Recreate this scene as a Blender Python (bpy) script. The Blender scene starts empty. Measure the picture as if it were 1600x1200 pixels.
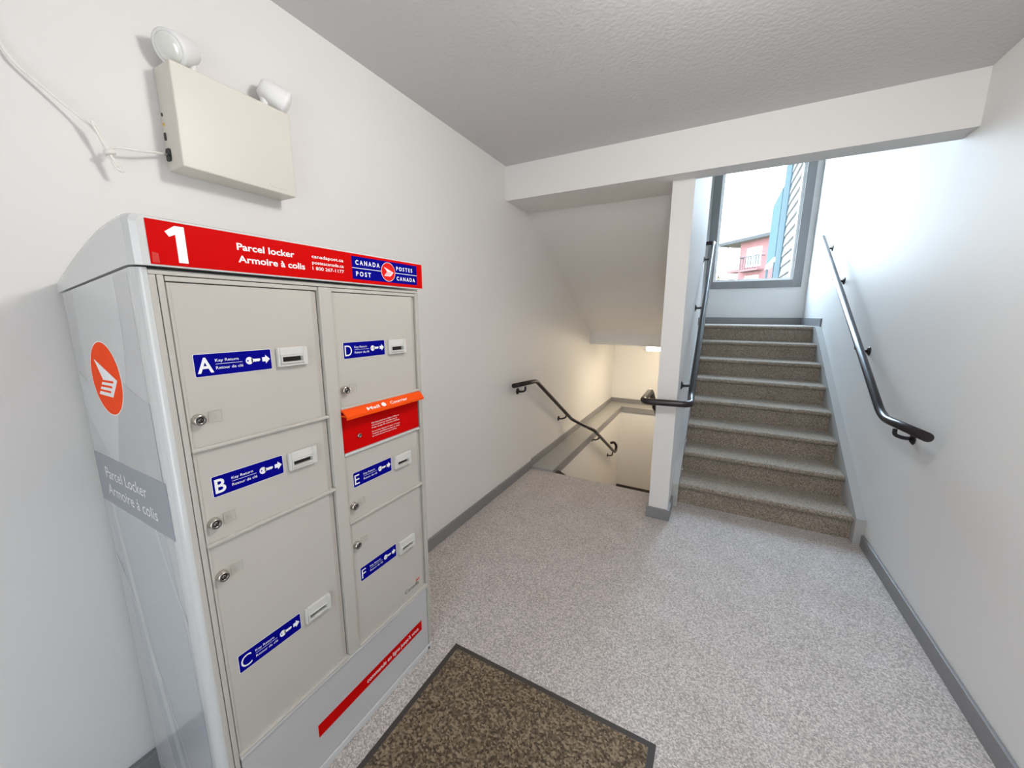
import bpy, bmesh, math, random
from mathutils import Vector, Matrix
random.seed(7)
PI = math.pi
scene = bpy.context.scene
C = scene.collection

# ------------------------------------------------------------------ camera, world, lights, exposure
yaw, pitch, roll = 0.4938, 0.1818, 0.0044
fw = Vector((-math.sin(yaw)*math.cos(pitch), math.cos(yaw)*math.cos(pitch), -math.sin(pitch)))
rt = Vector((math.cos(yaw), math.sin(yaw), 0)); up = rt.cross(fw)
rt, up = rt*math.cos(roll)+up*math.sin(roll), up*math.cos(roll)-rt*math.sin(roll)
cam_data = bpy.data.cameras.new('camera'); cam = bpy.data.objects.new('camera', cam_data); C.objects.link(cam)
cam.matrix_world = Matrix(((rt.x, up.x, -fw.x, 1.5571), (rt.y, up.y, -fw.y, 0.0), (rt.z, up.z, -fw.z, 1.55), (0, 0, 0, 1)))
cam_data.sensor_fit = 'HORIZONTAL'; cam_data.sensor_width = 36.0; cam_data.lens = 585.997*36/1600
cam_data.clip_start = 0.02; cam_data.clip_end = 300
scene.camera = cam

scene.view_settings.view_transform = 'Standard'; scene.view_settings.look = 'None'
scene.view_settings.exposure = 0.31; scene.view_settings.gamma = 1.0
scene.view_settings.use_curve_mapping = False
scene.cycles.use_denoising = True
scene.cycles.max_bounces = 14; scene.cycles.diffuse_bounces = 8; scene.cycles.transparent_max_bounces = 12
scene.cycles.sample_clamp_indirect = 8.0

world = bpy.data.worlds.new('sky'); scene.world = world; world.use_nodes = True
wn = world.node_tree; wn.nodes.clear()
w_out = wn.nodes.new('ShaderNodeOutputWorld'); w_bg = wn.nodes.new('ShaderNodeBackground')
w_tc = wn.nodes.new('ShaderNodeTexCoord'); w_sep = wn.nodes.new('ShaderNodeSeparateXYZ'); w_rmp = wn.nodes.new('ShaderNodeValToRGB')
wn.links.new(w_tc.outputs['Generated'], w_sep.inputs[0]); wn.links.new(w_sep.outputs['Z'], w_rmp.inputs[0])
w_rmp.color_ramp.elements[0].position = 0.0; w_rmp.color_ramp.elements[0].color = (0.86, 0.94, 1.0, 1)
w_rmp.color_ramp.elements[1].position = 0.6; w_rmp.color_ramp.elements[1].color = (0.62, 0.81, 1.0, 1)
wn.links.new(w_rmp.outputs[0], w_bg.inputs[0]); w_bg.inputs[1].default_value = 25.0
wn.links.new(w_bg.outputs[0], w_out.inputs[0])

def area(name, loc, rot, sx, sy, power, col, portal=False, shape='RECTANGLE'):
    l = bpy.data.lights.new(name, 'AREA'); l.shape = shape; l.size = sx
    if shape == 'RECTANGLE': l.size_y = sy
    l.energy = power; l.color = col
    if portal: l.cycles.is_portal = True
    o = bpy.data.objects.new(name, l); C.objects.link(o); o.location = loc; o.rotation_euler = rot
    return o
lamp = bpy.data.lights.new('entry_ceiling_lamp', 'POINT'); lamp.energy = 35; lamp.color = (1.0, 0.975, 0.94); lamp.shadow_soft_size = 0.11
lamp_o = bpy.data.objects.new('entry_ceiling_lamp', lamp); C.objects.link(lamp_o); lamp_o.location = (1.62, 1.0, 2.53)
area('window_portal', (1.93, 6.50, 3.47), (-PI/2, 0, 0), 1.0, 2.95, 1, (1, 1, 1), portal=True)
area('door_portal', (1.45, -1.12, 1.1), (PI/2, 0, 0), 1.3, 2.1, 1, (1, 1, 1), portal=True)

# ------------------------------------------------------------------ materials
MATS = {}
def mat(name, col, rough=0.5, metal=0.0, spec=0.5, noise=None, bump=None, coat=0.0, emit=None):
    m = bpy.data.materials.new(name); m.use_nodes = True; MATS[name] = m
    nt = m.node_tree; b = nt.nodes['Principled BSDF']
    b.inputs['Base Color'].default_value = (*col, 1); b.inputs['Roughness'].default_value = rough
    b.inputs['Metallic'].default_value = metal; b.inputs['Specular IOR Level'].default_value = spec
    b.inputs['Coat Weight'].default_value = coat; b.inputs['Coat Roughness'].default_value = 0.08
    tc = nt.nodes.new('ShaderNodeTexCoord')
    if noise:      # (scale, amount): faint tonal variation
        n = nt.nodes.new('ShaderNodeTexNoise'); n.inputs['Scale'].default_value = noise[0]; n.inputs['Detail'].default_value = 4
        r = nt.nodes.new('ShaderNodeValToRGB'); a = noise[1]
        r.color_ramp.elements[0].position = 0.3; r.color_ramp.elements[0].color = (*[c*(1-a) for c in col], 1)
        r.color_ramp.elements[1].position = 0.7; r.color_ramp.elements[1].color = (*[min(1, c*(1+a)) for c in col], 1)
        nt.links.new(tc.outputs['Object'], n.inputs['Vector']); nt.links.new(n.outputs['Fac'], r.inputs[0]); nt.links.new(r.outputs[0], b.inputs['Base Color'])
    if bump:       # (scale, strength, distance)
        n2 = nt.nodes.new('ShaderNodeTexNoise'); n2.inputs['Scale'].default_value = bump[0]; n2.inputs['Detail'].default_value = 3
        bp = nt.nodes.new('ShaderNodeBump'); bp.inputs['Strength'].default_value = bump[1]; bp.inputs['Distance'].default_value = bump[2]
        nt.links.new(tc.outputs['Object'], n2.inputs['Vector']); nt.links.new(n2.outputs['Fac'], bp.inputs['Height']); nt.links.new(bp.outputs[0], b.inputs['Normal'])
    if emit:
        b.inputs['Emission Color'].default_value = (*emit[0], 1); b.inputs['Emission Strength'].default_value = emit[1]
    return m

def carpet(name, dark, mid, light, scale):
    m = bpy.data.materials.new(name); m.use_nodes = True; MATS[name] = m
    nt = m.node_tree; b = nt.nodes['Principled BSDF']
    b.inputs['Roughness'].default_value = 1.0; b.inputs['Specular IOR Level'].default_value = 0.1
    b.inputs['Sheen Weight'].default_value = 0.25; b.inputs['Sheen Roughness'].default_value = 0.5
    tc = nt.nodes.new('ShaderNodeTexCoord')
    vo = nt.nodes.new('ShaderNodeTexVoronoi'); vo.inputs['Scale'].default_value = scale
    vs = nt.nodes.new('ShaderNodeSeparateColor'); nt.links.new(tc.outputs['Object'], vo.inputs['Vector']); nt.links.new(vo.outputs['Color'], vs.inputs[0])
    n0 = nt.nodes.new('ShaderNodeTexNoise'); n0.inputs['Scale'].default_value = scale*0.45; n0.inputs['Detail'].default_value = 3
    nt.links.new(tc.outputs['Object'], n0.inputs['Vector'])
    n = nt.nodes.new('ShaderNodeMix'); n.data_type = 'FLOAT'; n.inputs[0].default_value = 0.45
    nt.links.new(vs.outputs[0], n.inputs[2]); nt.links.new(n0.outputs['Fac'], n.inputs[3])
    big = nt.nodes.new('ShaderNodeTexNoise'); big.inputs['Scale'].default_value = 5; big.inputs['Detail'].default_value = 3
    r = nt.nodes.new('ShaderNodeValToRGB'); e = r.color_ramp.elements
    e[0].position = 0.25; e[0].color = (*dark, 1); e[1].position = 0.75; e[1].color = (*light, 1)
    k = e.new(0.5); k.color = (*mid, 1)
    mx = nt.nodes.new('ShaderNodeMix'); mx.data_type = 'RGBA'; mx.blend_type = 'MULTIPLY'; mx.inputs[0].default_value = 1.0
    rb = nt.nodes.new('ShaderNodeValToRGB'); rb.color_ramp.elements[0].position = 0.3; rb.color_ramp.elements[0].color = (0.9, 0.89, 0.87, 1)
    rb.color_ramp.elements[1].position = 0.7; rb.color_ramp.elements[1].color = (1, 1, 1, 1)
    nt.links.new(tc.outputs['Object'], big.inputs['Vector'])
    nt.links.new(n.outputs[0], r.inputs[0]); nt.links.new(big.outputs['Fac'], rb.inputs[0])
    nt.links.new(r.outputs[0], mx.inputs[6]); nt.links.new(rb.outputs[0], mx.inputs[7]); nt.links.new(mx.outputs[2], b.inputs['Base Color'])
    bp = nt.nodes.new('ShaderNodeBump'); bp.inputs['Strength'].default_value = 0.25; bp.inputs['Distance'].default_value = 0.002
    nt.links.new(n.outputs[0], bp.inputs['Height']); nt.links.new(bp.outputs[0], b.inputs['Normal'])
    return m

def glass(name, tint, gloss):
    m = bpy.data.materials.new(name); m.use_nodes = True; MATS[name] = m
    nt = m.node_tree; nt.nodes.clear()
    o = nt.nodes.new('ShaderNodeOutputMaterial'); t = nt.nodes.new('ShaderNodeBsdfTransparent'); g = nt.nodes.new('ShaderNodeBsdfGlossy')
    mx = nt.nodes.new('ShaderNodeMixShader'); t.inputs[0].default_value = (*tint, 1); g.inputs['Roughness'].default_value = 0.02
    mx.inputs[0].default_value = gloss
    nt.links.new(t.outputs[0], mx.inputs[1]); nt.links.new(g.outputs[0], mx.inputs[2]); nt.links.new(mx.outputs[0], o.inputs[0])
    return m

mat('wall_paint', (0.735, 0.722, 0.71), 0.55, spec=0.3, noise=(1.2, 0.012), bump=(180, 0.08, 0.001))
mat('ceiling_paint', (0.60, 0.59, 0.59), 0.8, spec=0.2, bump=(60, 0.5, 0.004))
mat('trim_paint', (0.225, 0.222, 0.228), 0.4, spec=0.4, noise=(6, 0.03))
mat('ledge_paint', (0.34, 0.335, 0.325), 0.45, spec=0.4, noise=(6, 0.03))
mat('stringer_paint', (0.42, 0.415, 0.405), 0.45, spec=0.4)
carpet('carpet', (0.315, 0.285, 0.272), (0.46, 0.419, 0.40), (0.65, 0.598, 0.573), 200)
carpet('stair_carpet', (0.165, 0.137, 0.110), (0.28, 0.235, 0.19), (0.43, 0.367, 0.302), 200)
mat('rail_metal', (0.016, 0.010, 0.011), 0.30, metal=0.1, spec=0.5, noise=(30, 0.1))
mat('window_vinyl', (0.80, 0.80, 0.80), 0.4)
glass('window_glass', (0.97, 0.99, 1.0), 0.05)
glass('door_glass', (0.40, 0.395, 0.39), 0.08)
mat('locker_white', (0.57, 0.575, 0.57), 0.22, spec=0.5, coat=0.3)
mat('locker_beige', (0.475, 0.45, 0.41), 0.34, spec=0.45, noise=(3, 0.01))
mat('locker_frame', (0.47, 0.45, 0.41), 0.35, spec=0.4)
mat('gap_dark', (0.02, 0.018, 0.016), 0.8)
mat('panel_grey', (0.50, 0.50, 0.505), 0.3, coat=0.2)
mat('swoosh_light', (0.545, 0.555, 0.56), 0.22, coat=0.3)
mat('swoosh_mid', (0.43, 0.455, 0.48), 0.22, coat=0.3)
mat('swoosh_dark', (0.43, 0.435, 0.445), 0.22, coat=0.3)
mat('band_grey', (0.255, 0.275, 0.31), 0.3, coat=0.2)
mat('print_white', (0.86, 0.86, 0.86), 0.4)
mat('sign_red', (0.54, 0.0005, 0.0005), 0.5, spec=0.06)
mat('emblem_orange', (0.90, 0.065, 0.003), 0.5, spec=0.06)
mat('flap_orange', (0.80, 0.075, 0.004), 0.5, spec=0.1)
mat('emblem_red', (0.72, 0.010, 0.006), 0.45, spec=0.15)
mat('sign_blue', (0.0015, 0.0015, 0.215), 0.55, spec=0.04)
mat('print_dark', (0.06, 0.055, 0.05), 0.5)
mat('sticker_wear', (0.55, 0.02, 0.012), 0.6)
mat('chrome', (0.62, 0.58, 0.53), 0.22, metal=1.0)
mat('chrome_dark', (0.22, 0.205, 0.20), 0.3, metal=1.0)
mat('slot_plastic', (0.60, 0.59, 0.56), 0.3)
mat('light_housing', (0.64, 0.61, 0.55), 0.4, noise=(4, 0.01))
mat('black_plastic', (0.012, 0.012, 0.012), 0.4)
mat('amber_lens', (0.75, 0.48, 0.05), 0.3)
mat('lamp_lens', (0.75, 0.75, 0.72), 0.08, spec=0.8, coat=0.8)
mat('cord_white', (0.78, 0.76, 0.72), 0.4)
mat('tube_glow', (1, 1, 1), 0.5, emit=((1.0, 0.84, 0.60), 78.0))
carpet('mat_pile', (0.05, 0.035, 0.022), (0.13, 0.095, 0.06), (0.27, 0.205, 0.135), 140)
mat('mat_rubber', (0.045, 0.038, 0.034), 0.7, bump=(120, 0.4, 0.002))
mat('house_red', (0.115, 0.053, 0.051), 0.8, spec=0.0, noise=(3, 0.05))
mat('roof_tan', (0.16, 0.135, 0.12), 0.8, spec=0.0, noise=(5, 0.05))
mat('fascia_brown', (0.035, 0.034, 0.034), 0.7, spec=0.0)
mat('house_pane', (0.05, 0.06, 0.06), 0.15)
mat('house_rail', (0.025, 0.028, 0.03), 0.5, spec=0.0)
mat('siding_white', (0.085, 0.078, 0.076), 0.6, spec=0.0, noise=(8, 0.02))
mat('corner_teal', (0.036, 0.049, 0.054), 0.6, spec=0.0)
mat('screen_teal', (0.036, 0.054, 0.060), 0.4, spec=0.0)
mat('grass', (0.08, 0.085, 0.045), 0.9, spec=0.0, noise=(0.6, 0.2))
mat('leaf', (0.10, 0.10, 0.045), 0.7, spec=0.0, noise=(2, 0.3))
mat('bark', (0.16, 0.12, 0.09), 0.9, noise=(9, 0.2))

# ------------------------------------------------------------------ mesh builder
class MB:
    def __init__(s): s.v, s.f, s.m, s.sm = [], [], [], []
    def add(s, verts, faces, m=0, smooth=False):
        o = len(s.v); s.v += [tuple(p) for p in verts]
        for f in faces: s.f.append([i+o for i in f]); s.m.append(m); s.sm.append(smooth)
        return s
    def box(s, x0, x1, y0, y1, z0, z1, m=0):
        v = [(x, y, z) for x in (x0, x1) for y in (y0, y1) for z in (z0, z1)]
        return s.add(v, [(0, 1, 3, 2), (4, 6, 7, 5), (0, 4, 5, 1), (2, 3, 7, 6), (0, 2, 6, 4), (1, 5, 7, 3)], m)
    def bbox(s, x0, x1, y0, y1, z0, z1, b=0.002, seg=2, m=0):      # bevelled box
        bm = bmesh.new(); bmesh.ops.create_cube(bm, size=1)
        for p in bm.verts: p.co = ((x0+x1)/2+p.co.x*(x1-x0), (y0+y1)/2+p.co.y*(y1-y0), (z0+z1)/2+p.co.z*(z1-z0))
        bmesh.ops.bevel(bm, geom=bm.edges[:], offset=b, segments=seg, affect='EDGES', profile=0.5)
        bm.verts.index_update(); s.add([p.co[:] for p in bm.verts], [[p.index for p in f.verts] for f in bm.faces], m); bm.free()
        return s
    def prism(s, prof, fn, a, b, m=0):      # profile (u,v) extruded between parameters a and b; fn(u,v,t) -> xyz
        n = len(prof); v = [fn(p[0], p[1], a) for p in prof]+[fn(p[0], p[1], b) for p in prof]
        f = [tuple(range(n))[::-1], tuple(range(n, 2*n))]+[(i, (i+1) % n, n+(i+1) % n, n+i) for i in range(n)]
        return s.add(v, f, m)
    def lathe(s, prof, origin, axis, m=0, seg=20, smooth=True, mats=None):   # prof: (radius, distance along axis)
        ax = Vector(axis).normalized(); u = ax.orthogonal().normalized(); w = ax.cross(u); o = Vector(origin)
        v = []
        for r, h in prof:
            for k in range(seg):
                a = 2*PI*k/seg; v.append(o+ax*h+(u*math.cos(a)+w*math.sin(a))*r)
        base = len(s.v); s.v += [tuple(p) for p in v]
        for i in range(len(prof)-1):
            for k in range(seg):
                k2 = (k+1) % seg
                s.f.append([base+i*seg+k, base+i*seg+k2, base+(i+1)*seg+k2, base+(i+1)*seg+k]); s.m.append(mats[i] if mats else m); s.sm.append(smooth)
        s.f.append([base+k for k in range(seg)][::-1]); s.m.append(mats[0] if mats else m); s.sm.append(False)
        s.f.append([base+(len(prof)-1)*seg+k for k in range(seg)]); s.m.append(mats[-1] if mats else m); s.sm.append(False)
        return s
    def tube(s, pts, r, m=0, seg=14, fillet=0.0, closed_caps=True, fs=6):
        P = [Vector(p) for p in pts]
        if fillet > 0:
            Q = [P[0]]
            for i in range(1, len(P)-1):
                a, b, c = P[i-1], P[i], P[i+1]
                d1 = min(fillet, (a-b).length*0.45); d2 = min(fillet, (c-b).length*0.45)
                s0 = b+(a-b).normalized()*d1; s1 = b+(c-b).normalized()*d2
                for k in range(fs+1):
                    t = k/fs; Q.append(s0*(1-t)**2+b*2*t*(1-t)+s1*t*t)
            Q.append(P[-1]); P = Q
        n = len(P); v = []; u = None
        for i in range(n):
            d = (P[min(i+1, n-1)]-P[max(i-1, 0)]).normalized()
            if u is None: u = d.orthogonal().normalized()
            u = (u-d*u.dot(d)).normalized(); w = d.cross(u)
            rr = r[i] if isinstance(r, (list, tuple)) else r
            v += [P[i]+(u*math.cos(2*PI*k/seg)+w*math.sin(2*PI*k/seg))*rr for k in range(seg)]
        f = [(i*seg+k, i*seg+(k+1) % seg, (i+1)*seg+(k+1) % seg, (i+1)*seg+k) for i in range(n-1) for k in range(seg)]
        s.add(v, f, m, True)
        o = len(s.v)-len(v)
        if closed_caps:
            s.f += [[o+k for k in range(seg)][::-1], [o+(n-1)*seg+k for k in range(seg)]]; s.m += [m, m]; s.sm += [False, False]
        return s
    def build(s, name, mats, parent=None, kind=None, label=None):
        off = Vector((0, 0, 0)); p = parent
        while p is not None: off += p.location; p = p.parent
        me = bpy.data.meshes.new(name)
        me.from_pydata([tuple(Vector(q)-off) for q in s.v], [], s.f)
        for k in ([mats] if isinstance(mats, str) else mats): me.materials.append(MATS[k])
        me.polygons.foreach_set('material_index', s.m); me.polygons.foreach_set('use_smooth', s.sm)
        bm = bmesh.new(); bm.from_mesh(me); bmesh.ops.recalc_face_normals(bm, faces=bm.faces[:]) if not getattr(s, 'keep', False) else None
        bm.to_mesh(me); bm.free(); me.update()
        o = bpy.data.objects.new(name, me); C.objects.link(o)
        if parent is not None: o.parent = parent
        if kind: o['kind'] = kind
        if label: o['label'] = label
        return o

def thing(name, label, cat, loc=(0, 0, 0), group=None):
    o = bpy.data.objects.new(name, None); o.empty_display_size = 0.1; C.objects.link(o); o.location = loc
    o['label'] = label; o['category'] = cat
    if group: o['group'] = group
    return o
def struct(name, mb, m, parent=None): return mb.build(name, m, parent, kind=None if parent else 'structure')
def box(*a): return MB().box(*a)
yz = lambda u, v, t: (t, u, v)      # profile in y,z extruded along x
xz = lambda u, v, t: (u, t, v)

# flat print: text and shapes laid on a plane. plane(u, v, n) -> xyz
def front(x): return lambda u, v, n=0.0: (x+n, u, v)
def side(y): return lambda u, v, n=0.0: (u, y-n, v)
TXT = {}
def text_mesh(body, bold=0.0):
    if (body, bold) in TXT: return TXT[(body, bold)]
    cu = bpy.data.curves.new('lettering', 'FONT'); cu.body = body; cu.offset = bold; cu.resolution_u = 4
    ob = bpy.data.objects.new('lettering', cu); C.objects.link(ob)
    dg = bpy.context.evaluated_depsgraph_get(); dg.update()
    me = bpy.data.meshes.new_from_object(ob.evaluated_get(dg))
    r = ([(p.co.x, p.co.y) for p in me.vertices], [list(f.vertices) for f in me.polygons])
    bpy.data.objects.remove(ob); bpy.data.curves.remove(cu); bpy.data.meshes.remove(me)
    TXT[(body, bold)] = r
    return r
def text(mb, body, pl, u0, v0, w, cap, m, n=0.0008, bold=0.0, right=False):   # baseline v0, cap height, total width w
    vs, fs = text_mesh(body, bold)
    xa = min(p[0] for p in vs); xb = max(p[0] for p in vs); sx = w/(xb-xa); sy = cap/0.729
    if right: u0 = u0-w
    mb.add([pl(u0+(p[0]-xa)*sx, v0+p[1]*sy, n) for p in vs], fs, m)
def poly(mb, pl, pts, m, n=0.0006): mb.add([pl(u, v, n) for u, v in pts], [list(range(len(pts)))], m)
def rrect(u0, u1, v0, v1, r, k=3):
    out = []
    for cx, cy, a0 in ((u1-r, v1-r, 0), (u0+r, v1-r, 90), (u0+r, v0+r, 180), (u1-r, v0+r, 270)):
        for i in range(k+1):
            a = math.radians(a0+90*i/k); out.append((cx+r*math.cos(a), cy+r*math.sin(a)))
    return out
def ell(cu, cv, ru, rv, k=40): return [(cu+ru*math.cos(2*PI*i/k), cv+rv*math.sin(2*PI*i/k)) for i in range(k)]
def plate(mb, pl, pts, t, m):       # solid flat plate of thickness t standing on the plane
    k = len(pts)
    mb.add([pl(u, v, 0) for u, v in pts]+[pl(u, v, t) for u, v in pts],
           [list(range(k))[::-1], list(range(k, 2*k))]+[[i, (i+1) % k, k+(i+1) % k, k+i] for i in range(k)], m)

# ------------------------------------------------------------------ dimensions
W, ZC = 2.57, 2.689
YB, ZB = 2.776, 2.438
XP0, XP1, YP, YPE = 1.2138, 1.3515, 2.902, 5.45
RISE, RUN, YS = 0.1796, 0.3038, 3.2273
XSL, XSR = 1.3999, 2.5159
YE = 3.31
LAND = 8*RISE
YW = 6.40        # wall with the window
ZT = 5.2

# ------------------------------------------------------------------ room shell
m = MB(); m.box(-0.15, W+0.15, -1.3, YE, -0.25, 0)
struct('floor', m, 'carpet')
struct('wall_left', MB().box(-0.15, 0, -1.3, 6.85, 0.0, ZT), 'wall_paint')
struct('wall_right', MB().box(W, W+0.15, -1.3, YW, -0.25, ZT), 'wall_paint')
struct('ceiling', MB().box(-0.15, W+0.15, -1.3, YB, ZC, ZC+0.12), 'ceiling_paint')
m = MB(); pr = [(0, YB), (0, 3.21), (XP0, 3.21), (XP0, YB+0.1544), (W, YB+0.1544), (W, YB)]
m.prism(pr, lambda u, v, t: (u, v, t), ZB, ZT)
struct('wall_header', m, 'wall_paint')
m = MB(); m.prism([(3.21, 2.437), (5.225, 1.311), (5.225, 1.152), (6.70, 1.152), (6.70, 1.42), (5.42, 1.42), (3.21, 2.70)], yz, 0, XP0)
struct('ceiling_sloped', m, 'wall_paint')
struct('floor_landing', MB().box(XP1+0.05, XSR-0.001, YS+7*RUN+0.32, YW, LAND-0.016, LAND).box(0, XP1+0.05, 5.70, YW, LAND-0.016, LAND).box(XSR-0.001, W, 5.70, YW, LAND-0.016, LAND), 'carpet')
struct('wall_middle', MB().box(XP0, XP1, YP, YPE, -1.6, ZT).box(XP0, XP1, YPE, 6.70, -1.6, 1.152), 'wall_paint')
# wall with the window: four boxes round the opening
wx0, wx1, wz0, wz1 = 1.452, 2.404, 2.037, 4.90
m = MB().box(XP1, W+0.15, YW, YW+0.15, -0.3, 1.15).box(0, wx0, YW, YW+0.15, 1.15, ZT).box(wx1, W+0.15, YW, YW+0.15, 1.15, ZT).box(wx0, wx1, YW, YW+0.15, 1.15, wz0).box(wx0, wx1, YW, YW+0.15, wz1, ZT)
struct('wall_back', m, 'wall_paint')
struct('ceiling_upper', MB().box(-0.15, W+0.15, YB, YW+0.15, ZT, ZT+0.12), 'ceiling_paint')
struct('wall_lower_back', MB().box(-0.15, XP1, 6.70, 6.85, -1.6, 1.42).box(-0.15, XP1, 6.375, 6.70, -1.6, 0.0), 'wall_paint')
struct('wall_lower_left', MB().box(-0.15, 0.2415, YE, 6.375, -1.6, 0.0), 'wall_paint')
struct('floor_lower', MB().box(0, XP1, YE, 6.40, -1.68, -1.475), 'carpet')
# rear wall with a glazed entry door behind the camera
m = MB().box(0, 0.8, -1.3, -1.15, 0, ZC).box(2.1, W, -1.3, -1.15, 0, ZC).box(0.8, 2.1, -1.3, -1.15, 2.15, ZC)
struct('wall_rear', m, 'wall_paint')
d = struct('door_1', MB().box(0.8, 0.9, -1.25, -1.19, 0, 2.15).box(2.0, 2.1, -1.25, -1.19, 0, 2.15).box(0.9, 2.0, -1.25, -1.19, 2.05, 2.15).box(0.9, 2.0, -1.25, -1.19, 0, 0.2), 'trim_paint')
struct('pane', MB().box(0.9, 2.0, -1.225, -1.215, 0.2, 2.05), 'door_glass', d)

# baseboards and trims
struct('baseboard_left', MB().bbox(0, 0.015, 1.63, YE, 0, 0.085, 0.003).bbox(0, 0.024, -1.15, 1.63, 0, 0.096, 0.003), 'trim_paint')
struct('baseboard_left_ledge', MB().bbox(0, 0.015, YE, 6.70, 0.022, 0.10, 0.003).bbox(0.015, XP0, 6.685, 6.70, 0.022, 0.10, 0.003), 'trim_paint')
struct('baseboard_right', MB().bbox(W-0.015, W, -1.15, 3.19, 0, 0.085, 0.003), 'trim_paint')
t = 0.015
m = MB().bbox(XP0-t, XP1+t, YP-t, YP, 0, 0.088, 0.002).bbox(XP1, XP1+t, YP, 3.17, 0, 0.088, 0.002).bbox(XP0-t, XP0, YP, YE, 0, 0.088, 0.002)
struct('baseboard_middle', m, 'trim_paint')
m = MB().bbox(0.0, W, YW-t, YW, LAND, LAND+0.092, 0.003).bbox(W-t, W, 5.28, YW-t, LAND, LAND+0.092, 0.003)
m.bbox(XP1, XP1+t, 5.20, YPE+t, LAND, LAND+0.092, 0.003).bbox(XP0, XP1, YPE, YPE+t, LAND, LAND+0.092, 0.003)
struct('baseboard_landing', m, 'trim_paint')
struct('baseboard_lower', MB().bbox(0.2415, XP0, 6.36, 6.375, -1.475, -1.385, 0.003), 'mat_rubber')
# ledge at floor level round the lower stairwell, with its fascia board
m = MB().bbox(0, 0.245, YE, 6.375, 0.0, 0.022, 0.003).bbox(0, XP0, 6.375-0.004, 6.70, 0.0, 0.022, 0.003)
struct('trim_1', m, 'ledge_paint')
m = MB().bbox(0.2415, 0.256, YE, 6.375, -0.062, 0.026, 0.003).bbox(0.256, XP0, 6.36, 6.375, -0.062, 0.026, 0.003)
struct('trim_2', m, 'trim_paint')

# window: casing boards, vinyl frame and pane
win = struct('window_1', MB().box(wx0, wx0+0.035, YW+0.02, YW+0.11, wz0, wz1).box(wx1-0.035, wx1, YW+0.02, YW+0.11, wz0, wz1)
             .box(wx0+0.035, wx1-0.035, YW+0.02, YW+0.11, wz0, wz0+0.03).box(wx0+0.035, wx1-0.035, YW+0.02, YW+0.11, wz1-0.03, wz1), 'window_vinyl')
for a in ((wx0-0.1, wx0, YW-0.018, YW, wz0-0.1, wz1+0.1), (wx1, wx1+0.1, YW-0.018, YW, wz0-0.1, wz1+0.1), (wx0, wx1, YW-0.018, YW, wz0-0.1, wz0), (wx0, wx1, YW-0.018, YW, wz1, wz1+0.1)):
    struct('casing_board', MB().bbox(*a, 0.003), 'trim_paint', win)
struct('pane', MB().box(wx0+0.035, wx1-0.035, YW+0.06, YW+0.068, wz0+0.03, wz1-0.03), 'window_glass', win)

# ------------------------------------------------------------------ stairs
def step_profile(yn, z0, depth, last=False):
    """tread with a rounded carpeted nosing over its riser; yn = nosing front, z0 = bottom of the riser"""
    zt = z0+RISE; yr = yn+0.034; r = 0.019
    p = [(yr, z0), (yr, zt-2*r-0.004), (yr-0.006, zt-2*r)]
    for k in range(1, 8):
        a = -PI/2-PI*k/8; p.append((yn+r+r*math.cos(a), zt-r+r*math.sin(a)))
    p += [(yn+r, zt), (yn+depth, zt), (yn+depth, z0)]
    return p
st = thing('staircase', 'grey carpeted stairs climbing to the landing under the window', 'stairs', ((XSL+XSR)/2, YS, 0))
for k in range(8):
    dep = RUN+0.034 if k < 7 else 0.32
    MB().prism(step_profile(YS+k*RUN, k*RISE, dep), yz, XSL+0.001, XSR-0.001).build('step', 'stair_carpet', st)
ztop = lambda y: 0.195+0.602*(y-3.19)
MB().prism([(3.19, 0), (3.19, 0.192), (5.255, LAND+0.001), (5.70, LAND+0.001), (5.70, 1.15), (5.30, 1.15), (3.36, 0)], yz, XSR, W-0.0005).build('stringer', 'stringer_paint', st)
MB().prism([(3.17, 0), (3.17, 0.192), (5.255, LAND+0.001), (5.70, LAND+0.001), (5.70, 1.15), (5.30, 1.15), (3.36, 0)], yz, XP1+0.0005, XSL).build('stringer', 'stringer_paint', st)

sd = thing('staircase', 'stair flight dropping out of sight behind the carpet edge left of the post', 'stairs', (0.73, YE, -0.18))
for k in range(7):      # descending away from the entry
    y = YE+k*0.29; z = -(k+1)*RISE-0.02
    m = MB(); m.prism([(y+0.004, z), (y+0.29-0.02, z), (y+0.29-0.004, z-0.008), (y+0.29, z-0.022), (y+0.285, z-0.04), (y+0.275, z-0.05), (y+0.275, z-RISE), (y+0.004, z-RISE)], yz, 0.285, XP0-0.03)
    m.build('step', 'stair_carpet', sd)
MB().prism([(YE+0.003, -0.012), (YE+0.003, -0.55), (YE+2.1, -1.47), (YE+2.3, -1.47), (YE+2.3, -1.40), (YE+0.10, -0.012)], yz, 0.2575, 0.280).build('stringer', 'mat_rubber', sd)  # skirt board, shade below the floor edge put into its dark colour

# ------------------------------------------------------------------ handrails
def bracket(parent, wall_pt, nrm, rail_pt, s=1.0):
    """round wall plate and a curved arm up to the underside of the rail"""
    w = Vector(wall_pt); n = Vector(nrm); r = Vector(rail_pt)
    m = MB(); m.lathe([(0.034*s, 0), (0.034*s, 0.003), (0.027*s, 0.007), (0.014*s, 0.011)], w, n, seg=16)
    q = w+n*0.006; top = r+Vector((0, 0, -0.012))
    m.tube([q, q+n*0.03+Vector((0, 0, -0.003)), Vector((top.x, top.y, q.z+0.01)), top], 0.0105*s, seg=10, fillet=0.03, fs=5)
    d = r-w; d.z = 0
    m.lathe([(0.005, 0), (0.005, 0.008)], w+n*0.006+Vector((0, 0, 0.016)), n, seg=8).lathe([(0.005, 0), (0.005, 0.008)], w+n*0.006+Vector((0, 0, -0.016)), n, seg=8)
    m.build('bracket', 'rail_metal', parent)
R1 = 0.0235
hr = thing('handrail', 'dark metal handrail on the bare right wall, rising along the stairs', 'handrail', (W, 3.0, 0.95))
xr = W-0.08
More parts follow.
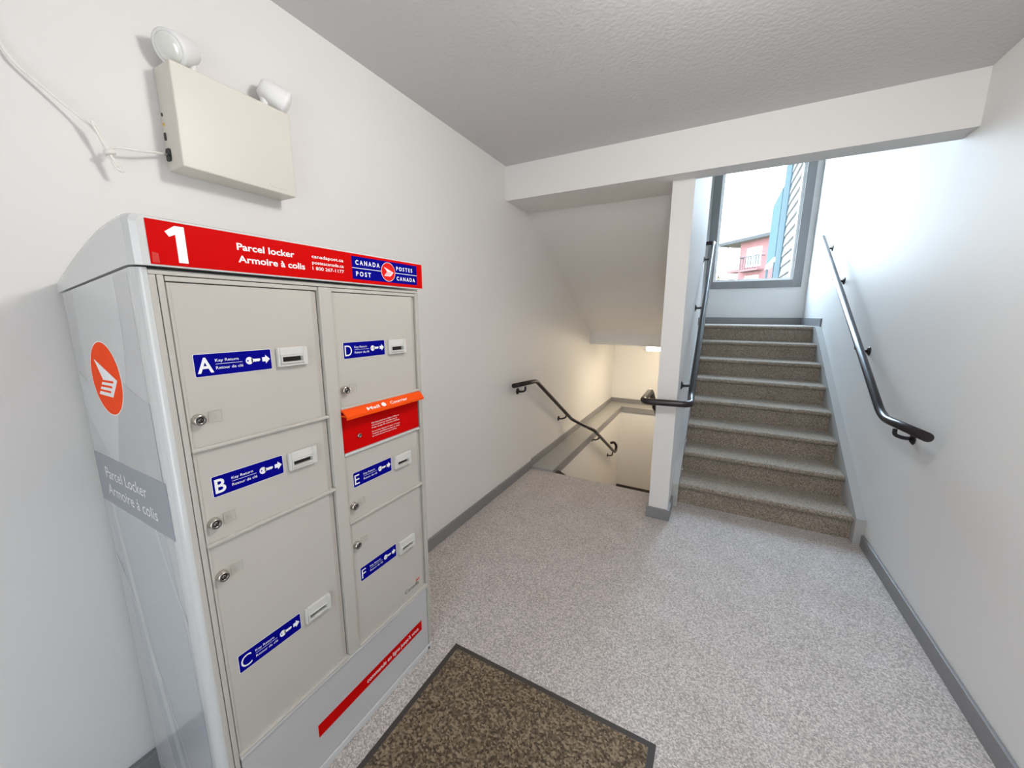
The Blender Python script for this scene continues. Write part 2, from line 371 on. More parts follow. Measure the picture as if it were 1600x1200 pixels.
MB().tube([(xr, 2.449, 0.985), (xr, 3.0, 0.95), (xr, 5.40, 2.400)], R1, fillet=0.10, seg=18).build('rail', 'rail_metal', hr)
sl = (2.400-0.95)/2.40
for y, z in ((2.80, 0.868), (3.70, 1.303), (4.66, 1.875), (5.30, 2.255)):
    zr = 0.962 if y < 3 else 0.95+sl*(y-3.0)
    bracket(hr, (W, y, zr-0.075), (-1, 0, 0), (xr, y, zr-0.018))
hm = thing('handrail', 'dark metal handrail wrapping round the front of the white post', 'handrail', (XP1, 2.83, 0.94))
xm = 1.437; xl = 1.128
MB().tube([(1.25, 5.56, 2.44), (xm-0.004, 5.545, 2.455), (xm, 5.40, 2.40), (xm, 3.02, 0.955), (xm+0.012, 2.835, 0.940), (xl, 2.815, 0.934), (xl, 3.20, 0.945), (xl, 5.6, -0.495)], R1, fillet=0.06, seg=18).build('rail', 'rail_metal', hm)
for y, z in ((3.22, 1.02), (4.25, 1.60), (5.22, 2.21)):
    zr = 0.955+sl*(y-3.02)
    bracket(hm, (XP1, y, zr-0.07), (1, 0, 0), (xm, y, zr-0.018))
for y in (3.45, 4.6, 5.4):
    zr = 0.945-0.6*(y-3.20)
    bracket(hm, (XP0, y, zr-0.07), (-1, 0, 0), (xl, y, zr-0.018))
hl = thing('handrail', 'thin dark handrail on the left wall, going down the lower stairs', 'handrail', (0, 3.2, 0.93))
R2 = 0.0205
MB().tube([(0.08, 2.775, 0.956), (0.08, 3.237, 0.928), (0.08, 4.30, 0.288), (0.32, 4.503, 0.118), (0.32, 5.58, -0.492), (0.325, 5.74, -0.575), (0.33, 5.80, -0.50), (0.30, 5.76, -0.42), (0.262, 5.70, -0.42)], R2, fillet=0.05, seg=16).build('rail', 'rail_metal', hl)
bracket(hl, (0, 3.00, 0.862), (1, 0, 0), (0.08, 3.00, 0.927), 0.9)
bracket(hl, (0, 4.06, 0.345), (1, 0, 0), (0.08, 4.10, 0.392), 0.9)
bracket(hl, (0.2415, 4.69, -0.065), (1, 0, 0), (0.32, 4.72, -0.02), 0.9)
bracket(hl, (0.2415, 5.58, -0.585), (1, 0, 0), (0.32, 5.58, -0.51), 0.9)

# strip light under the landing
sl_ = thing('strip_light', 'glowing strip light under the landing at the foot of the lower stairs', 'light', (0.94, 5.50, 1.152))
MB().bbox(0.685, 1.20, 5.44, 5.56, 1.125, 1.1515, 0.004).bbox(0.685, 0.735, 5.435, 5.565, 1.076, 1.125, 0.004).build('housing', 'window_vinyl', sl_)
MB().bbox(0.735, 1.20, 5.445, 5.555, 1.072, 1.125, 0.015, 3).build('diffuser', 'tube_glow', sl_)

# ------------------------------------------------------------------ parcel locker
Y0, Y1, XF = 0.333, 1.168, 0.504
lk = thing('parcel_locker', 'tall white parcel locker with lettered doors under a red sign', 'locker', (0.26, 0.75, 0))
# cabinet shell: rounded front corners, open front
m = MB(); foot = [(0.018, Y0), (XF-0.028, Y0)]
for k in range(1, 8):
    a = -PI/2+PI/2*k/8; foot.append((XF-0.028+0.028*math.cos(a)*0.98, Y0+0.0195+0.0195*math.sin(a)))
foot += [(XF-0.001, Y0+0.0195), (XF-0.02, Y0+0.0195), (XF-0.02, Y1-0.002), (XF-0.004, Y1-0.002), (XF-0.004, Y1), (0.018, Y1)]
n = len(foot); v = [(x, y, 0.03) for x, y in foot]+[(x, y, 1.5995+0.045*max(0, x)/0.477 if x < 0.477 else 1.6445) for x, y in foot]
m.add(v, [tuple(range(n))[::-1], tuple(range(n, 2*n))]+[(i, (i+1) % n, n+(i+1) % n, n+i) for i in range(n)])
m.build('cabinet', 'locker_white', lk)
MB().bbox(0.018, XF+0.002, Y0+0.004, Y1, 0.0, 0.03, 0.004).build('base_rail', 'locker_white', lk)
MB().box(XF-0.019, XF-0.012, Y0+0.02, Y1-0.003, 0.031, 1.642).build('recess_back', 'gap_dark', lk)
# hood
top = [(0.004, 1.633), (0.05, 1.650), (0.1, 1.667), (0.195, 1.696), (0.27, 1.716), (0.341, 1.733), (0.40, 1.742), (0.456, 1.748), (0.49, 1.7495), (0.505, 1.7485), (0.5125, 1.746), (0.5145, 1.742)]
def hoodsec(x, zt):
    zb = 1.6025+(1.648-1.6025)*min(1, x/0.477); ya, yb = Y0-0.004, Y1+0.018
    if x > 0.488: ya += 0.026*(1-math.sqrt(max(0, 1-((x-0.488)/0.0267)**2)))
    if x > 0.508: yb -= 0.004*((x-0.508)/0.0065)
    pts = [(ya, zb)]
    for k in range(6):
        a = PI-PI/2*k/5; pts.append((ya+0.014+0.014*math.cos(a), zt-0.014+0.014*math.sin(a)))
    for k in range(6):
        a = PI/2-PI/2*k/5; pts.append((yb-0.014+0.014*math.cos(a), zt-0.014+0.014*math.sin(a)))
    pts.append((yb, zb)); return [(x, y, z) for y, z in pts]
secs = [hoodsec(*p) for p in top]; k = len(secs[0]); m = MB()
m.add([p for s in secs for p in s], [(i*k+j, i*k+(j+1) % k, (i+1)*k+(j+1) % k, (i+1)*k+j) for i in range(len(secs)-1) for j in range(k)]
      + [tuple(range(k)), tuple(range((len(secs)-1)*k, len(secs)*k))], 0)
hood = m.build('hood', 'locker_white', lk)
def wing(mb, pl, P, mw, mo, n, th):
    p1, p2, p3, p4, p5 = [Vector(q) for q in P]
    poly(mb, pl, [p1, p2, p3, p4, p5], mw, n)
    for s in (0.12, 0.42, 0.72):      # slits across the lower half of the wing
        a = p5.lerp(p4, s); b = p2.lerp(p3, s); a = a-(b-a)*0.14; b = a.lerp(b, 0.80); w = Vector((0, th))
        poly(mb, pl, [a-w, b-w, b+w, a+w], mo, n+0.0002)
# red sign on the hood
pl = front(0.5147); m = MB()
plate(m, pl, [(0.357, 1.6515), (1.180, 1.6515), (1.180, 1.7415), (0.357, 1.7415)], 0.0008, 0)
plate(m, pl, [(0.853, 1.6625), (1.150, 1.6625), (1.150, 1.7335), (0.853, 1.7335)], 0.0012, 1)
one = [(0.387, 1.7205), (0.405, 1.7345), (0.4215, 1.7345), (0.4215, 1.6585), (0.4045, 1.6585), (0.4045, 1.7165), (0.3935, 1.7105)]
poly(m, pl, one, 2, 0.0012)
text(m, 'Parcel locker', pl, 0.523, 1.7035, 0.143, 0.0165, 2, 0.0012, 0.022)
text(m, 'Armoire à colis', pl, 0.523, 1.6745, 0.171, 0.0165, 2, 0.0012, 0.022)
text(m, 'canadapost.ca', pl, 0.717, 1.7095, 0.105, 0.0095, 2, 0.0012, 0.012)
text(m, 'postescanada.ca', pl, 0.717, 1.6925, 0.105, 0.0095, 2, 0.0012, 0.012)
text(m, '1 800 267-1177', pl, 0.717, 1.6765, 0.105, 0.0095, 2, 0.0012, 0.012)
poly(m, pl, [(0.853, 1.6965), (0.976, 1.6965), (0.976, 1.6985), (0.853, 1.6985)], 2, 0.0016)
poly(m, pl, [(1.034, 1.6965), (1.150, 1.6965), (1.150, 1.6985), (1.034, 1.6985)], 2, 0.0016)
text(m, 'C A N A D A', pl, 0.867, 1.7085, 0.100, 0.0145, 2, 0.0016, 0.03)
text(m, 'P O S T', pl, 0.867, 1.673, 0.060, 0.0145, 2, 0.0016, 0.03)
text(m, 'P O S T E S', pl, 1.044, 1.7075, 0.082, 0.0135, 2, 0.0016, 0.03)
text(m, 'C A N A D A', pl, 1.044, 1.673, 0.095, 0.0135, 2, 0.0016, 0.03)
poly(m, pl, ell(1.005, 1.698, 0.0325, 0.0325), 2, 0.0017); poly(m, pl, ell(1.005, 1.698, 0.031, 0.031), 3, 0.0019)
wing(m, pl, [(0.985, 1.7135), (1.029, 1.6975), (1.014, 1.6835), (0.985, 1.6835), (0.999, 1.6985)], 2, 3, 0.0022, 0.0009)
poly(m, pl, [(0.360, 1.6545), (0.372, 1.6545), (0.371, 1.674), (0.361, 1.676)], 4, 0.0010)
m.keep = True
m.build('header_sign', ['sign_red', 'sign_blue', 'print_white', 'emblem_red', 'sticker_wear'], hood, label='red header sign with white and blue lettering')
# side panel print
pl = side(Y0); m = MB()
def strip(pa, pb, mm, nn):     # band between two curves given as (x,z) lists of equal length
    for i in range(len(pa)-1): poly(m, pl, [pa[i], pa[i+1], pb[i+1], pb[i]], mm, nn)
def curve(p0, p1, p2, k=14): return [tuple(Vector(p0)*(1-t)**2+Vector(p1)*2*t*(1-t)+Vector(p2)*t*t) for t in [i/k for i in range(k+1)]]
cab = m.build
poly(m, pl, [(0.022, 0.06), (0.462, 0.06), (0.462, 1.637), (0.022, 1.598)], 0, 0.0002)
strip(curve((0.10, 1.605), (0.06, 1.25), (0.16, 1.163)), curve((0.385, 1.630), (0.40, 1.35), (0.20, 1.163)), 1, 0.0004)
strip(curve((0.305, 1.40), (0.42, 1.352), (0.462, 1.352)), curve((0.20, 1.163), (0.30, 1.163), (0.462, 1.163)), 3, 0.0005)
strip(curve((0.03, 1.40), (0.08, 1.36), (0.13, 1.36)), curve((0.03, 1.28), (0.10, 1.20), (0.17, 1.163)), 1, 0.0005)
strip(curve((0.05, 1.018), (0.08, 0.55), (0.20, 0.06)), curve((0.42, 1.018), (0.47, 0.60), (0.462, 0.06)), 2, 0.0004)
strip(curve((0.08, 1.018), (0.10, 0.70), (0.26, 0.06)), curve((0.10, 1.018), (0.14, 0.70), (0.30, 0.06)), 1, 0.0006)
strip(curve((0.36, 1.018), (0.39, 0.90), (0.462, 0.78)), curve((0.375, 1.018), (0.40, 0.905), (0.462, 0.80)), 1, 0.0006)
strip(curve((0.03, 0.85), (0.15, 0.70), (0.36, 0.06)), curve((0.03, 0.84), (0.14, 0.69), (0.35, 0.06)), 1, 0.0007)
m.keep = True
sp = m.build('side_print', ['panel_grey', 'swoosh_light', 'swoosh_mid', 'swoosh_dark'], lk)
m = MB(); plate(m, pl, [(0.019, 1.018), (0.474, 1.018), (0.474, 1.164), (0.019, 1.164)], 0.0009, 0)
text(m, 'Parcel Locker', pl, 0.084, 1.098, 0.268, 0.0335, 1, 0.0013, 0.0)
text(m, 'Armoire à colis', pl, 0.081, 1.0475, 0.315, 0.0335, 1, 0.0013, 0.0)
m.keep = True
m.build('name_band', ['band_grey', 'print_white'], sp, label='grey band lettered in white')
m = MB(); plate(m, pl, ell(0.228, 1.389, 0.099, 0.094, 48), 0.0010, 1); poly(m, pl, ell(0.228, 1.389, 0.096, 0.0915, 48), 0, 0.0013)
wing(m, pl, [(0.168, 1.436), (0.301, 1.390), (0.255, 1.344), (0.163, 1.344), (0.206, 1.387)], 1, 0, 0.0016, 0.0028)
m.keep = True
m.build('emblem_sticker', ['emblem_orange', 'print_white'], sp, label='round orange emblem with a white winged arrow')
# frame strips on the front
for a, b, xx in ((0.3525, 0.3645, XF), (0.366, 0.3775, XF+0.001), (1.1475, 1.1535, XF+0.001), (1.155, 1.1605, XF), (1.162, Y1, XF-0.001)):
    MB().bbox(XF-0.014, xx, a, b, 0.031, 1.6310, 0.0012).build('frame_strip', 'locker_frame', lk)
MB().bbox(XF-0.014, XF+0.001, 0.3525, Y1-0.004, 1.6315, 1.6405, 0.0012).build('top_rail', 'locker_frame', lk)
for a, b in ((0.379, 0.733), (0.778, 1.146)):
    MB().bbox(XF-0.014, XF+0.0005, a, b, 1.6190, 1.6295, 0.0012).build('top_rail', 'locker_frame', lk)
MB().bbox(XF-0.014, XF+0.0055, 0.7345, 0.7768, 0.344, 1.6295, 0.002).build('centre_post', 'locker_frame', lk)

def key_label(par, yl, zt, letter, lw, bold):
    pl = front(XF-0.001); m = MB(); z0 = zt-0.0525
    plate(m, pl, rrect(yl-0.001, yl+0.173, z0-0.001, zt+0.001, 0.0035), 0.0003, 1)
    plate(m, pl, rrect(yl, yl+0.172, z0, zt, 0.003), 0.0006, 0)
    nn = 0.0010
    text(m, letter, pl, yl+0.0045, z0+0.0085, lw, 0.037, 1, nn, bold)
    text(m, 'Key Return', pl, yl+0.042, z0+0.0325, 0.051, 0.0072, 1, nn, 0.006)
    text(m, 'Retour de clé', pl, yl+0.042, z0+0.0145, 0.060, 0.0072, 1, nn, 0.006)
    poly(m, pl, [(yl+0.042, z0+0.0264), (yl+0.101, z0+0.0264), (yl+0.101, z0+0.0273), (yl+0.042, z0+0.0273)], 1, nn)
    zc = z0+0.0273; kb = yl+0.1175         # key and arrow
    poly(m, pl, ell(kb, zc, 0.0088, 0.0095, 20), 1, nn)
    poly(m, pl, [(kb+0.005, zc-0.006), (kb+0.012, zc-0.0032), (kb+0.015, zc-0.0045), (kb+0.018, zc-0.003), (kb+0.021, zc-0.0042), (kb+0.0245, zc-0.0028), (kb+0.027, zc), (kb+0.0255, zc+0.0036), (kb+0.012, zc+0.0036), (kb+0.005, zc+0.006)], 1, nn)
    poly(m, pl, ell(kb-0.0035, zc, 0.0019, 0.0021, 10), 0, nn+0.0003)
    ar = yl+0.149
    poly(m, pl, [(ar, zc-0.0055), (ar+0.008, zc-0.0055), (ar+0.0085, zc-0.0115), (ar+0.0195, zc), (ar+0.0085, zc+0.0115), (ar+0.008, zc+0.0055), (ar, zc+0.0055)], 1, nn)
    m.keep = True
    m.build('key_label', ['sign_blue', 'print_white'], par, label='blue key return label with the letter '+letter)
def key_slot(par, yl, zt):
    m = MB(); y0, y1, z0, z1 = yl, yl+0.085, zt-0.0525, zt; a0, a1, b0, b1 = y0+0.010, y1-0.017, z0+0.0125, z0+0.0265
    xb, xf2 = XF-0.001, XF+0.010
    for bx in ((y0, a0-0.004, z0, z1), (a1+0.004, y1, z0, z1), (a0-0.004, a1+0.004, z0, b0-0.004), (a0-0.004, a1+0.004, b1+0.004, z1)):
        m.bbox(xb, xf2, *bx, 0.0018, 2, 0)
    for bx in ((a0-0.004, a0, b0-0.004, b1+0.004), (a1, a1+0.004, b0-0.004, b1+0.004), (a0, a1, b0-0.004, b0), (a0, a1, b1, b1+0.004)):
        m.bbox(xb, xf2+0.004, *bx, 0.0012, 2, 0)
    m.box(xb, xb+0.001, a0, a1, b0, b1, 1)
    m.build('key_slot', ['slot_plastic', 'gap_dark'], par)
def lock(par, y, z, r=0.0135, name='door_lock', x=XF-0.001):
    m = MB(); m.lathe([(r*1.03, 0), (r*1.03, 0.002), (r*0.97, 0.010), (r*0.90, 0.0135), (r*0.80, 0.0145), (r*0.52, 0.0145), (r*0.50, 0.0125), (r*0.36, 0.0125), (r*0.34, 0.0138), (r*0.1, 0.0138)],
            (x, y, z), (1, 0, 0), seg=28, mats=[0, 0, 0, 0, 1, 1, 2, 1, 1])
    m.bbox(x+0.0136, x+0.0142, y-0.0012, y+0.0012, z-0.0042, z+0.0042, 0.0002, 1, 2)
    m.build(name, ['chrome', 'chrome_dark', 'gap_dark'], par)
def tag(par, y, z, letter):
    pl = front(XF-0.0012); m = MB(); a, b, c, e, w = y+0.021, y+0.049, z-0.0135, z+0.0155, 0.0009
    for q in ((a, b, e-w, e), (a, b, c, c+w), (b-w, b, c+w, e-w), (a, a+w, c+w, e-w)): plate(m, pl, [(q[0], q[2]), (q[1], q[2]), (q[1], q[3]), (q[0], q[3])], 0.0011, 0)
    text(m, letter, pl, a+0.008, c+0.006, 0.012, 0.017, 0, 0.0011, 0.0); m.keep = True
    m.build('letter_tag', 'locker_frame', par)
def door(y0, y1, z0, z1, letter, lab_z, slot_z, lock_z, lw, bold):
    m = MB(); x = XF-0.001
    # shallow pan door: rolled side edges, flanged bottom
    pr = [(x-0.014, y0), (x-0.001, y0), (x+0.0012, y0+0.0015), (x+0.0012, y0+0.005), (x-0.0002, y0+0.0085), (x-0.0002, y1-0.021), (x-0.0012, y1-0.018), (x-0.0075, y1-0.001), (x-0.009, y1), (x-0.014, y1)]
    m.prism(pr, lambda u, v, t: (u, v, t), z0, z1)
    m.bbox(x-0.012, x+0.0085, y0-0.001, y1+0.001, z0-0.001, z0+0.0075, 0.002, 2)
    o = m.build('door', 'locker_beige', lk, label='locker door %s' % letter)
    ya = y0+0.0295
    key_label(o, ya, lab_z, letter, lw, bold); key_slot(o, ya+0.186, slot_z); lock(o, y0+0.0215, lock_z); tag(o, y0+0.0215, lock_z, letter)
door(0.379, 0.7325, 1.2295, 1.6165, 'A', 1.4565, 1.459, 1.3045, 0.033, 0.02)
door(0.379, 0.7325, 0.9835, 1.2275, 'B', 1.1555, 1.156, 1.0395, 0.024, 0.02)
door(0.379, 0.7325, 0.3460, 0.9815, 'C', 0.6415, 0.645, 0.8935, 0.027, -0.004)
door(0.7785, 1.1455, 1.2440, 1.6165, 'D', 1.4595, 1.459, 1.3065, 0.027, -0.004)
door(0.7785, 1.1455, 0.8375, 1.0815, 'E', 1.0115, 1.0105, 0.8955, 0.020, 0.0)
door(0.7785, 1.1455, 0.3460, 0.8355, 'F', 0.6465, 0.6425, 0.7470, 0.018, 0.0)
# Canada wordmark on door F (flat print of the lower right corner)
pl = front(XF-0.001); m = MB()
text(m, 'Canad', pl, 1.016, 0.3875, 0.068, 0.017, 0, 0.0006, -0.002)
text(m, 'a', pl, 1.0865, 0.3875, 0.0125, 0.017, 0, 0.0006, -0.002)
for q in ((1.084, 1.088), (1.098, 1.102)): poly(m, pl, [(q[0], 0.4045), (q[1], 0.4045), (q[1], 0.4165), (q[0], 0.4165)], 1, 0.0006)
poly(m, pl, [(1.093, 0.405), (1.0965, 0.410), (1.094, 0.411), (1.093, 0.416), (1.092, 0.411), (1.0895, 0.410)], 1, 0.0006)
m.keep = True
m.build('wordmark', ['print_dark', 'emblem_red'], lk, label='small dark country wordmark with a red flag')
# mail drop
ya, yb = 0.7785, 1.1385
m = MB(); m.bbox(XF-0.014, XF+0.0005, ya, yb, 1.0925, 1.2420, 0.001, 1, 0); pl = front(XF+0.0005)
lines = [('Mail deposited here before 5:00 p.m.', 0.133), ('will be picked up daily Monday to', 0.122), ('Friday except for statutory holidays.', 0.135), None, ('Le courrier déposé ici avant 17 h sera', 0.135), ('ramassé quotidiennement du lundi', 0.132), ('au vendredi sauf les jours fériés.', 0.118)]
zz = 1.1665
for ln in lines:
    if ln: text(m, ln[0], pl, 0.899, zz, ln[1], 0.0052, 1, 0.0004, 0.004)
    zz -= 0.0088 if ln else 0.005
m.keep = False
md = m.build('mail_drop', ['sign_red', 'print_white'], lk, label='red mail drop panel')
m = MB(); m.prism([(XF-0.004, 1.2445), (XF+0.004, 1.2450), (XF+0.016, 1.2405), (XF+0.0335, 1.2230), (XF+0.034, 1.2135), (XF+0.031, 1.2130), (XF+0.030, 1.2200), (XF+0.014, 1.2360), (XF-0.004, 1.2395)], xz, ya-0.0025, yb+0.0005)
m.box(XF, XF+0.030, ya-0.0025, ya-0.001, 1.221, 1.226)
def flap(u, v, nn=0.0):    # sloped face of the flap: v runs down from 0 at the bend
    a = Vector((XF+0.016, 0, 1.2405)); b = Vector((XF+0.0335, 0, 1.2230)); dn = (b-a).normalized(); no = Vector((-dn.z, 0, dn.x)); no = no if no.x > 0 else -no
    p = a-dn*v+no*nn; return (p.x, u, p.z)
text(m, 'Mail', flap, 0.863, -0.0185, 0.054, 0.0125, 1, 0.0006, 0.014)
text(m, 'Courrier', flap, 0.968, -0.0185, 0.086, 0.0125, 1, 0.0006, 0.014)
poly(m, flap, ell(0.938, -0.012, 0.010, 0.0082, 20), 1, 0.0006)
m.build('flap', ['flap_orange', 'print_white'], md, label='orange flap over the mail slot')
lock(md, 0.841, 1.140, 0.0085, 'mail_lock', XF-0.006)
MB().bbox(XF-0.013, XF+0.006, ya, yb, 1.0830, 1.0915, 0.002).build('mail_lip', 'locker_white', md)
# lower panel with the red strip
MB().bbox(XF-0.014, XF+0.006, 0.379, 1.1465, 0.3345, 0.3435, 0.002).build('lower_rail', 'locker_white', lk)
lp = MB().bbox(XF-0.014, XF-0.002, 0.381, 1.145, 0.034, 0.333, 0.001).build('lower_panel', 'panel_grey', lk)
pl = front(XF-0.002); m = MB()
plate(m, pl, [(0.60, 0.1445), (1.1055, 0.1445), (1.1055, 0.1925), (0.60, 0.1925)], 0.0006, 0)
text(m, "commande en ligne jusqu'à vous.", pl, 1.087, 0.1600, 0.286, 0.0185, 1, 0.0010, 0.012, right=True)
m.keep = True
m.build('red_strip', ['sign_red', 'print_white'], lp, label='red strip with white lettering')
MB().box(XF+0.002, XF+0.0024, 1.139, 1.149, 0.008, 0.022).build('base_hole', 'black_plastic', lk)

# ------------------------------------------------------------------ emergency light on the left wall
em = thing('emergency_light', 'cream emergency light box with lamp heads on the wall above the locker', 'light', (0, 0.79, 1.988))
ey0, ey1, ez0, ez1, ex = 0.612, 0.963, 1.988, 2.274, 0.10
hs = MB().bbox(0.0005, ex, ey0, ey1, ez0, ez1, 0.004, 3).build('housing', 'light_housing', em)
MB().bbox(ex-0.001, ex+0.0012, 0.866, 0.934, 2.0025, 2.0165, 0.001, 2).build('nameplate', 'light_housing', hs)
m = MB(); pl = side(ey0)
for nm, pts, th, mt in (('cord_socket', rrect(0.010, 0.036, 2.013, 2.049, 0.007), 0.004, 'black_plastic'), ('test_button', ell(0.014, 2.145, 0.0035, 0.005, 12), 0.002, 'black_plastic'),
                        ('indicator', ell(0.017, 2.117, 0.003, 0.004, 12), 0.003, 'amber_lens'), ('switch', rrect(0.010, 0.021, 2.073, 2.095, 0.004), 0.002, 'black_plastic')):
    m = MB(); plate(m, pl, pts, th, 0); m.build(nm, mt, hs)
for sgn, yc in ((1, 0.905), (-1, 0.69)):
    m = MB(); a = Vector((0.052, yc, 2.345)); dr = Vector((0.35, 0.80*sgn, -0.42)).normalized()
    m.lathe([(0.022, -0.012), (0.034, 0.0), (0.040, 0.03), (0.046, 0.068), (0.046, 0.080), (0.041, 0.080)], a, dr, seg=26)
    m.lathe([(0.013, 0), (0.013, 0.05)], (0.052, yc, 2.272), (0, 0, 1), seg=14)
    hd = m.build('lamp_head', 'window_vinyl', em)
    MB().lathe([(0.0405, 0.0), (0.034, 0.006), (0.018, 0.011), (0.004, 0.0125)], a+dr*0.078, dr, seg=26).build('lens', 'lamp_lens', hd)
m = MB()
m.tube([(0.022, 0.606, 2.031), (0.035, 0.575, 2.024), (0.05, 0.54, 2.012), (0.05, 0.49, 2.004), (0.045, 0.474, 2.0), (0.04, 0.468, 1.985), (0.05, 0.48, 1.955), (0.055, 0.489, 1.938), (0.05, 0.476, 1.945), (0.04, 0.462, 1.985), (0.045, 0.455, 2.035), (0.05, 0.444, 2.056), (0.05, 0.440, 2.052), (0.045, 0.455, 2.015), (0.04, 0.47, 1.975),
        (0.045, 0.482, 1.952), (0.05, 0.474, 1.958), (0.045, 0.463, 1.995), (0.04, 0.452, 2.03), (0.03, 0.428, 2.058), (0.02, 0.394, 2.088), (0.012, 0.33, 2.145), (0.012, 0.27, 2.30), (0.012, 0.25, 2.688)], 0.0034, seg=8, fillet=0.02, fs=4)
m.lathe([(0.012, -0.006), (0.014, 0), (0.012, 0.006)], (0.045, 0.468, 1.985), (0.1, 0.4, -1), seg=12)
pc = m.build('power_cord', 'cord_white'); pc['label'] = 'white power cord bundled in loops left of the emergency light'; pc['category'] = 'cord'

# ------------------------------------------------------------------ door mat
dm = thing('door_mat', 'brown door mat with a dark rubber edge beside the locker foot', 'mat', (1.05, 0.5, 0))
mx0, mx1, my0, my1 = 0.596, 1.50, -0.32, 1.232
MB().bbox(mx0, mx1, my0, my1, 0.0005, 0.006, 0.002).build('border', 'mat_rubber', dm)
MB().bbox(mx0+0.024, mx1-0.024, my0+0.024, my1-0.024, 0.006, 0.011, 0.003).build('pile', 'mat_pile', dm)

# ------------------------------------------------------------------ outside the window
g = MB().box(-60, 80, 7.2, 120, -0.3, 0.0); struct('ground', g, 'grass')
# wing of the building to the right: lap siding, corner board
wg = thing('building_wing', 'white lap siding wall close outside the window on its right', 'building', (2.75, 8.3, 0))
MB().box(2.66, 3.6, 6.72, 10.9, 0.0, 5.6).build('wall', 'siding_white', wg)
for i in range(26):
    z = 0.1+0.205*i
    MB().prism([(2.66, z), (2.648, z), (2.630, z+0.014), (2.654, z+0.203), (2.66, z+0.203)], xz, 6.72, 9.96).build('siding_board', 'siding_white', wg)
MB().box(2.615, 2.67, 9.96, 10.90, 0.0, 5.6).build('corner_board', 'corner_teal', wg)
sc_ = thing('balcony_screen', 'dark teal balcony screen beyond the white siding, seen through the window', 'screen', (2.64, 11.8, 0))
MB().box(2.60, 2.66, 10.92, 12.70, 2.90, 4.42).build('panel', 'screen_teal', sc_)
MB().box(2.60, 2.66, 12.62, 12.70, 0, 2.80).build('post', 'corner_teal', sc_)
MB().box(2.60, 2.66, 10.95, 11.02, 0, 2.80).build('post', 'corner_teal', sc_)
MB().box(2.59, 2.67, 10.92, 12.72, 2.80, 2.90).build('rail', 'window_vinyl', sc_)
# red house
O = Vector((2.49, 30, 0)); U = Vector((0.67, -0.742, 0)); N = Vector((-0.742, -0.67, 0))
hx = lambda u, n, z: tuple(O+U*u+N*n+Vector((0, 0, z)))
def hbox(mb, u0, u1, n0, n1, z0, z1, m=0):
    v = [hx(u, n, z) for u in (u0, u1) for n in (n0, n1) for z in (z0, z1)]
    return mb.add(v, [(0, 1, 3, 2), (4, 6, 7, 5), (0, 4, 5, 1), (2, 3, 7, 6), (0, 2, 6, 4), (1, 5, 7, 3)], m)
hs_ = thing('house', 'red house with a tan roof, balcony and windows across the way', 'house', tuple(O))
hbox(MB(), 0, 9, -8, 0, 0, 6.25).build('wall', 'house_red', hs_)
m = MB(); v = [hx(u, n, z) for u in (-1.64, 10) for n, z in ((0.5, 6.27), (0.5, 6.42), (-4, 8.6), (-8.5, 6.42), (-8.5, 6.27))]
m.add(v, [(4, 3, 2, 1, 0), (5, 6, 7, 8, 9), (0, 1, 6, 5), (1, 2, 7, 6), (2, 3, 8, 7), (3, 4, 9, 8), (4, 0, 5, 9)])
rf = m.build('roof', 'roof_tan', hs_)
hbox(MB(), -1.66, 10, 0.5, 0.54, 6.24, 6.43).build('fascia', 'fascia_brown', rf)
for u0, u1, z0, z1 in ((0.62, 1.68, 4.65, 5.82), (2.6, 3.7, 4.65, 5.82), (0.64, 1.64, 2.6, 4.09)):
    f = hbox(MB(), u0, u1, -0.02, 0.05, z0, z1).build('window', 'window_vinyl', hs_)
    for a, b in ((u0+0.07, (u0+u1)/2-0.04), ((u0+u1)/2+0.04, u1-0.07)): hbox(MB(), a, b, 0.04, 0.06, z0+0.07, z1-0.07).build('pane', 'house_pane', f)
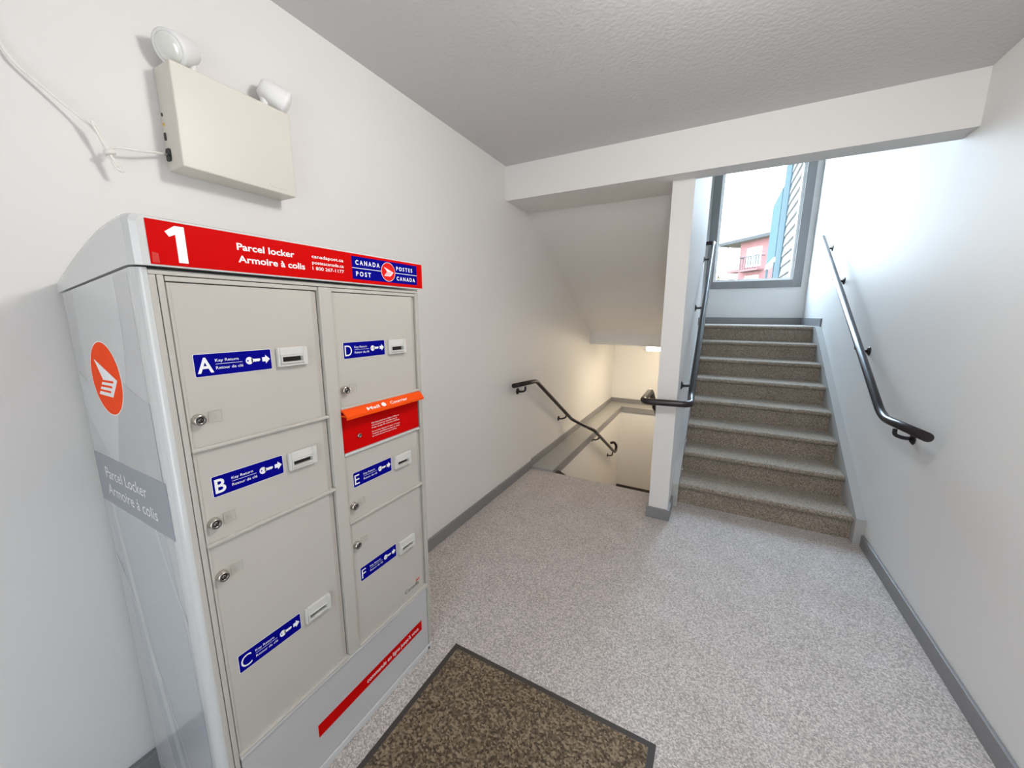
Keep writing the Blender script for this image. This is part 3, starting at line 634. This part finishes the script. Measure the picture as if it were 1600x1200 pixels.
bl = hbox(MB(), -1.12, 0.0, -1.6, -0.1, 4.45, 4.62).build('balcony', 'house_red', hs_)
m = MB()
for u in (-1.1, -0.74, -0.38, -0.02): hbox(m, u, u+0.04, -0.16, -0.12, 4.62, 5.5)
for z in (4.7, 5.46): hbox(m, -1.1, 0, -0.16, -0.12, z, z+0.04)
for n_ in (-1.55, -0.85): hbox(m, -1.1, -1.06, n_, n_+0.04, 4.62, 5.5)
hbox(m, -1.1, -1.06, -1.6, -0.12, 5.46, 5.5)
m.build('railing', 'house_rail', bl)
jb = hbox(MB(), 0.36, 1.95, 0.0, 0.5, 4.36, 4.46).build('balcony', 'house_red', hs_)
m = MB()
for k in range(9): hbox(m, 0.40+k*0.19, 0.425+k*0.19, 0.44, 0.465, 4.46, 5.24)
hbox(m, 0.38, 1.95, 0.43, 0.47, 5.22, 5.26); hbox(m, 0.38, 0.41, 0.0, 0.45, 5.22, 5.26); hbox(m, 1.92, 1.95, 0.0, 0.45, 5.22, 5.26)
m.build('railing', 'house_rail', jb)
# brace under the eave
m = MB(); m.tube([hx(-1.0, 0.42, 6.28), hx(0.0, 0.02, 5.55)], 0.03, seg=8); m.build('brace', 'fascia_brown', hs_)
# tree to the left of the house
tr = thing('tree', 'pale leafy tree low in the window left of the red house', 'tree', (0.9, 36, 0))
MB().tube([(0.9, 36, 0), (0.95, 36, 1.5), (0.9, 36.1, 3.2)], [0.16, 0.13, 0.07], seg=8).build('trunk', 'bark', tr)
m = MB()
for i in range(1500):
    a = random.uniform(0, 2*PI); e = math.asin(random.uniform(-1, 1)); r = 1.9*random.uniform(0.55, 1)**0.5
    c = Vector((0.9+r*math.cos(a)*math.cos(e)*1.2, 36+r*math.sin(a)*math.cos(e), 3.4+r*math.sin(e)*0.8))
    q = Vector((random.uniform(-1, 1), random.uniform(-1, 1), random.uniform(-1, 1))).normalized()*0.16; w = q.orthogonal().normalized()*0.09
    m.add([c-q, c+w, c+q, c-w], [(0, 1, 2, 3)])
m.keep = True
m.build('crown', 'leaf', tr)
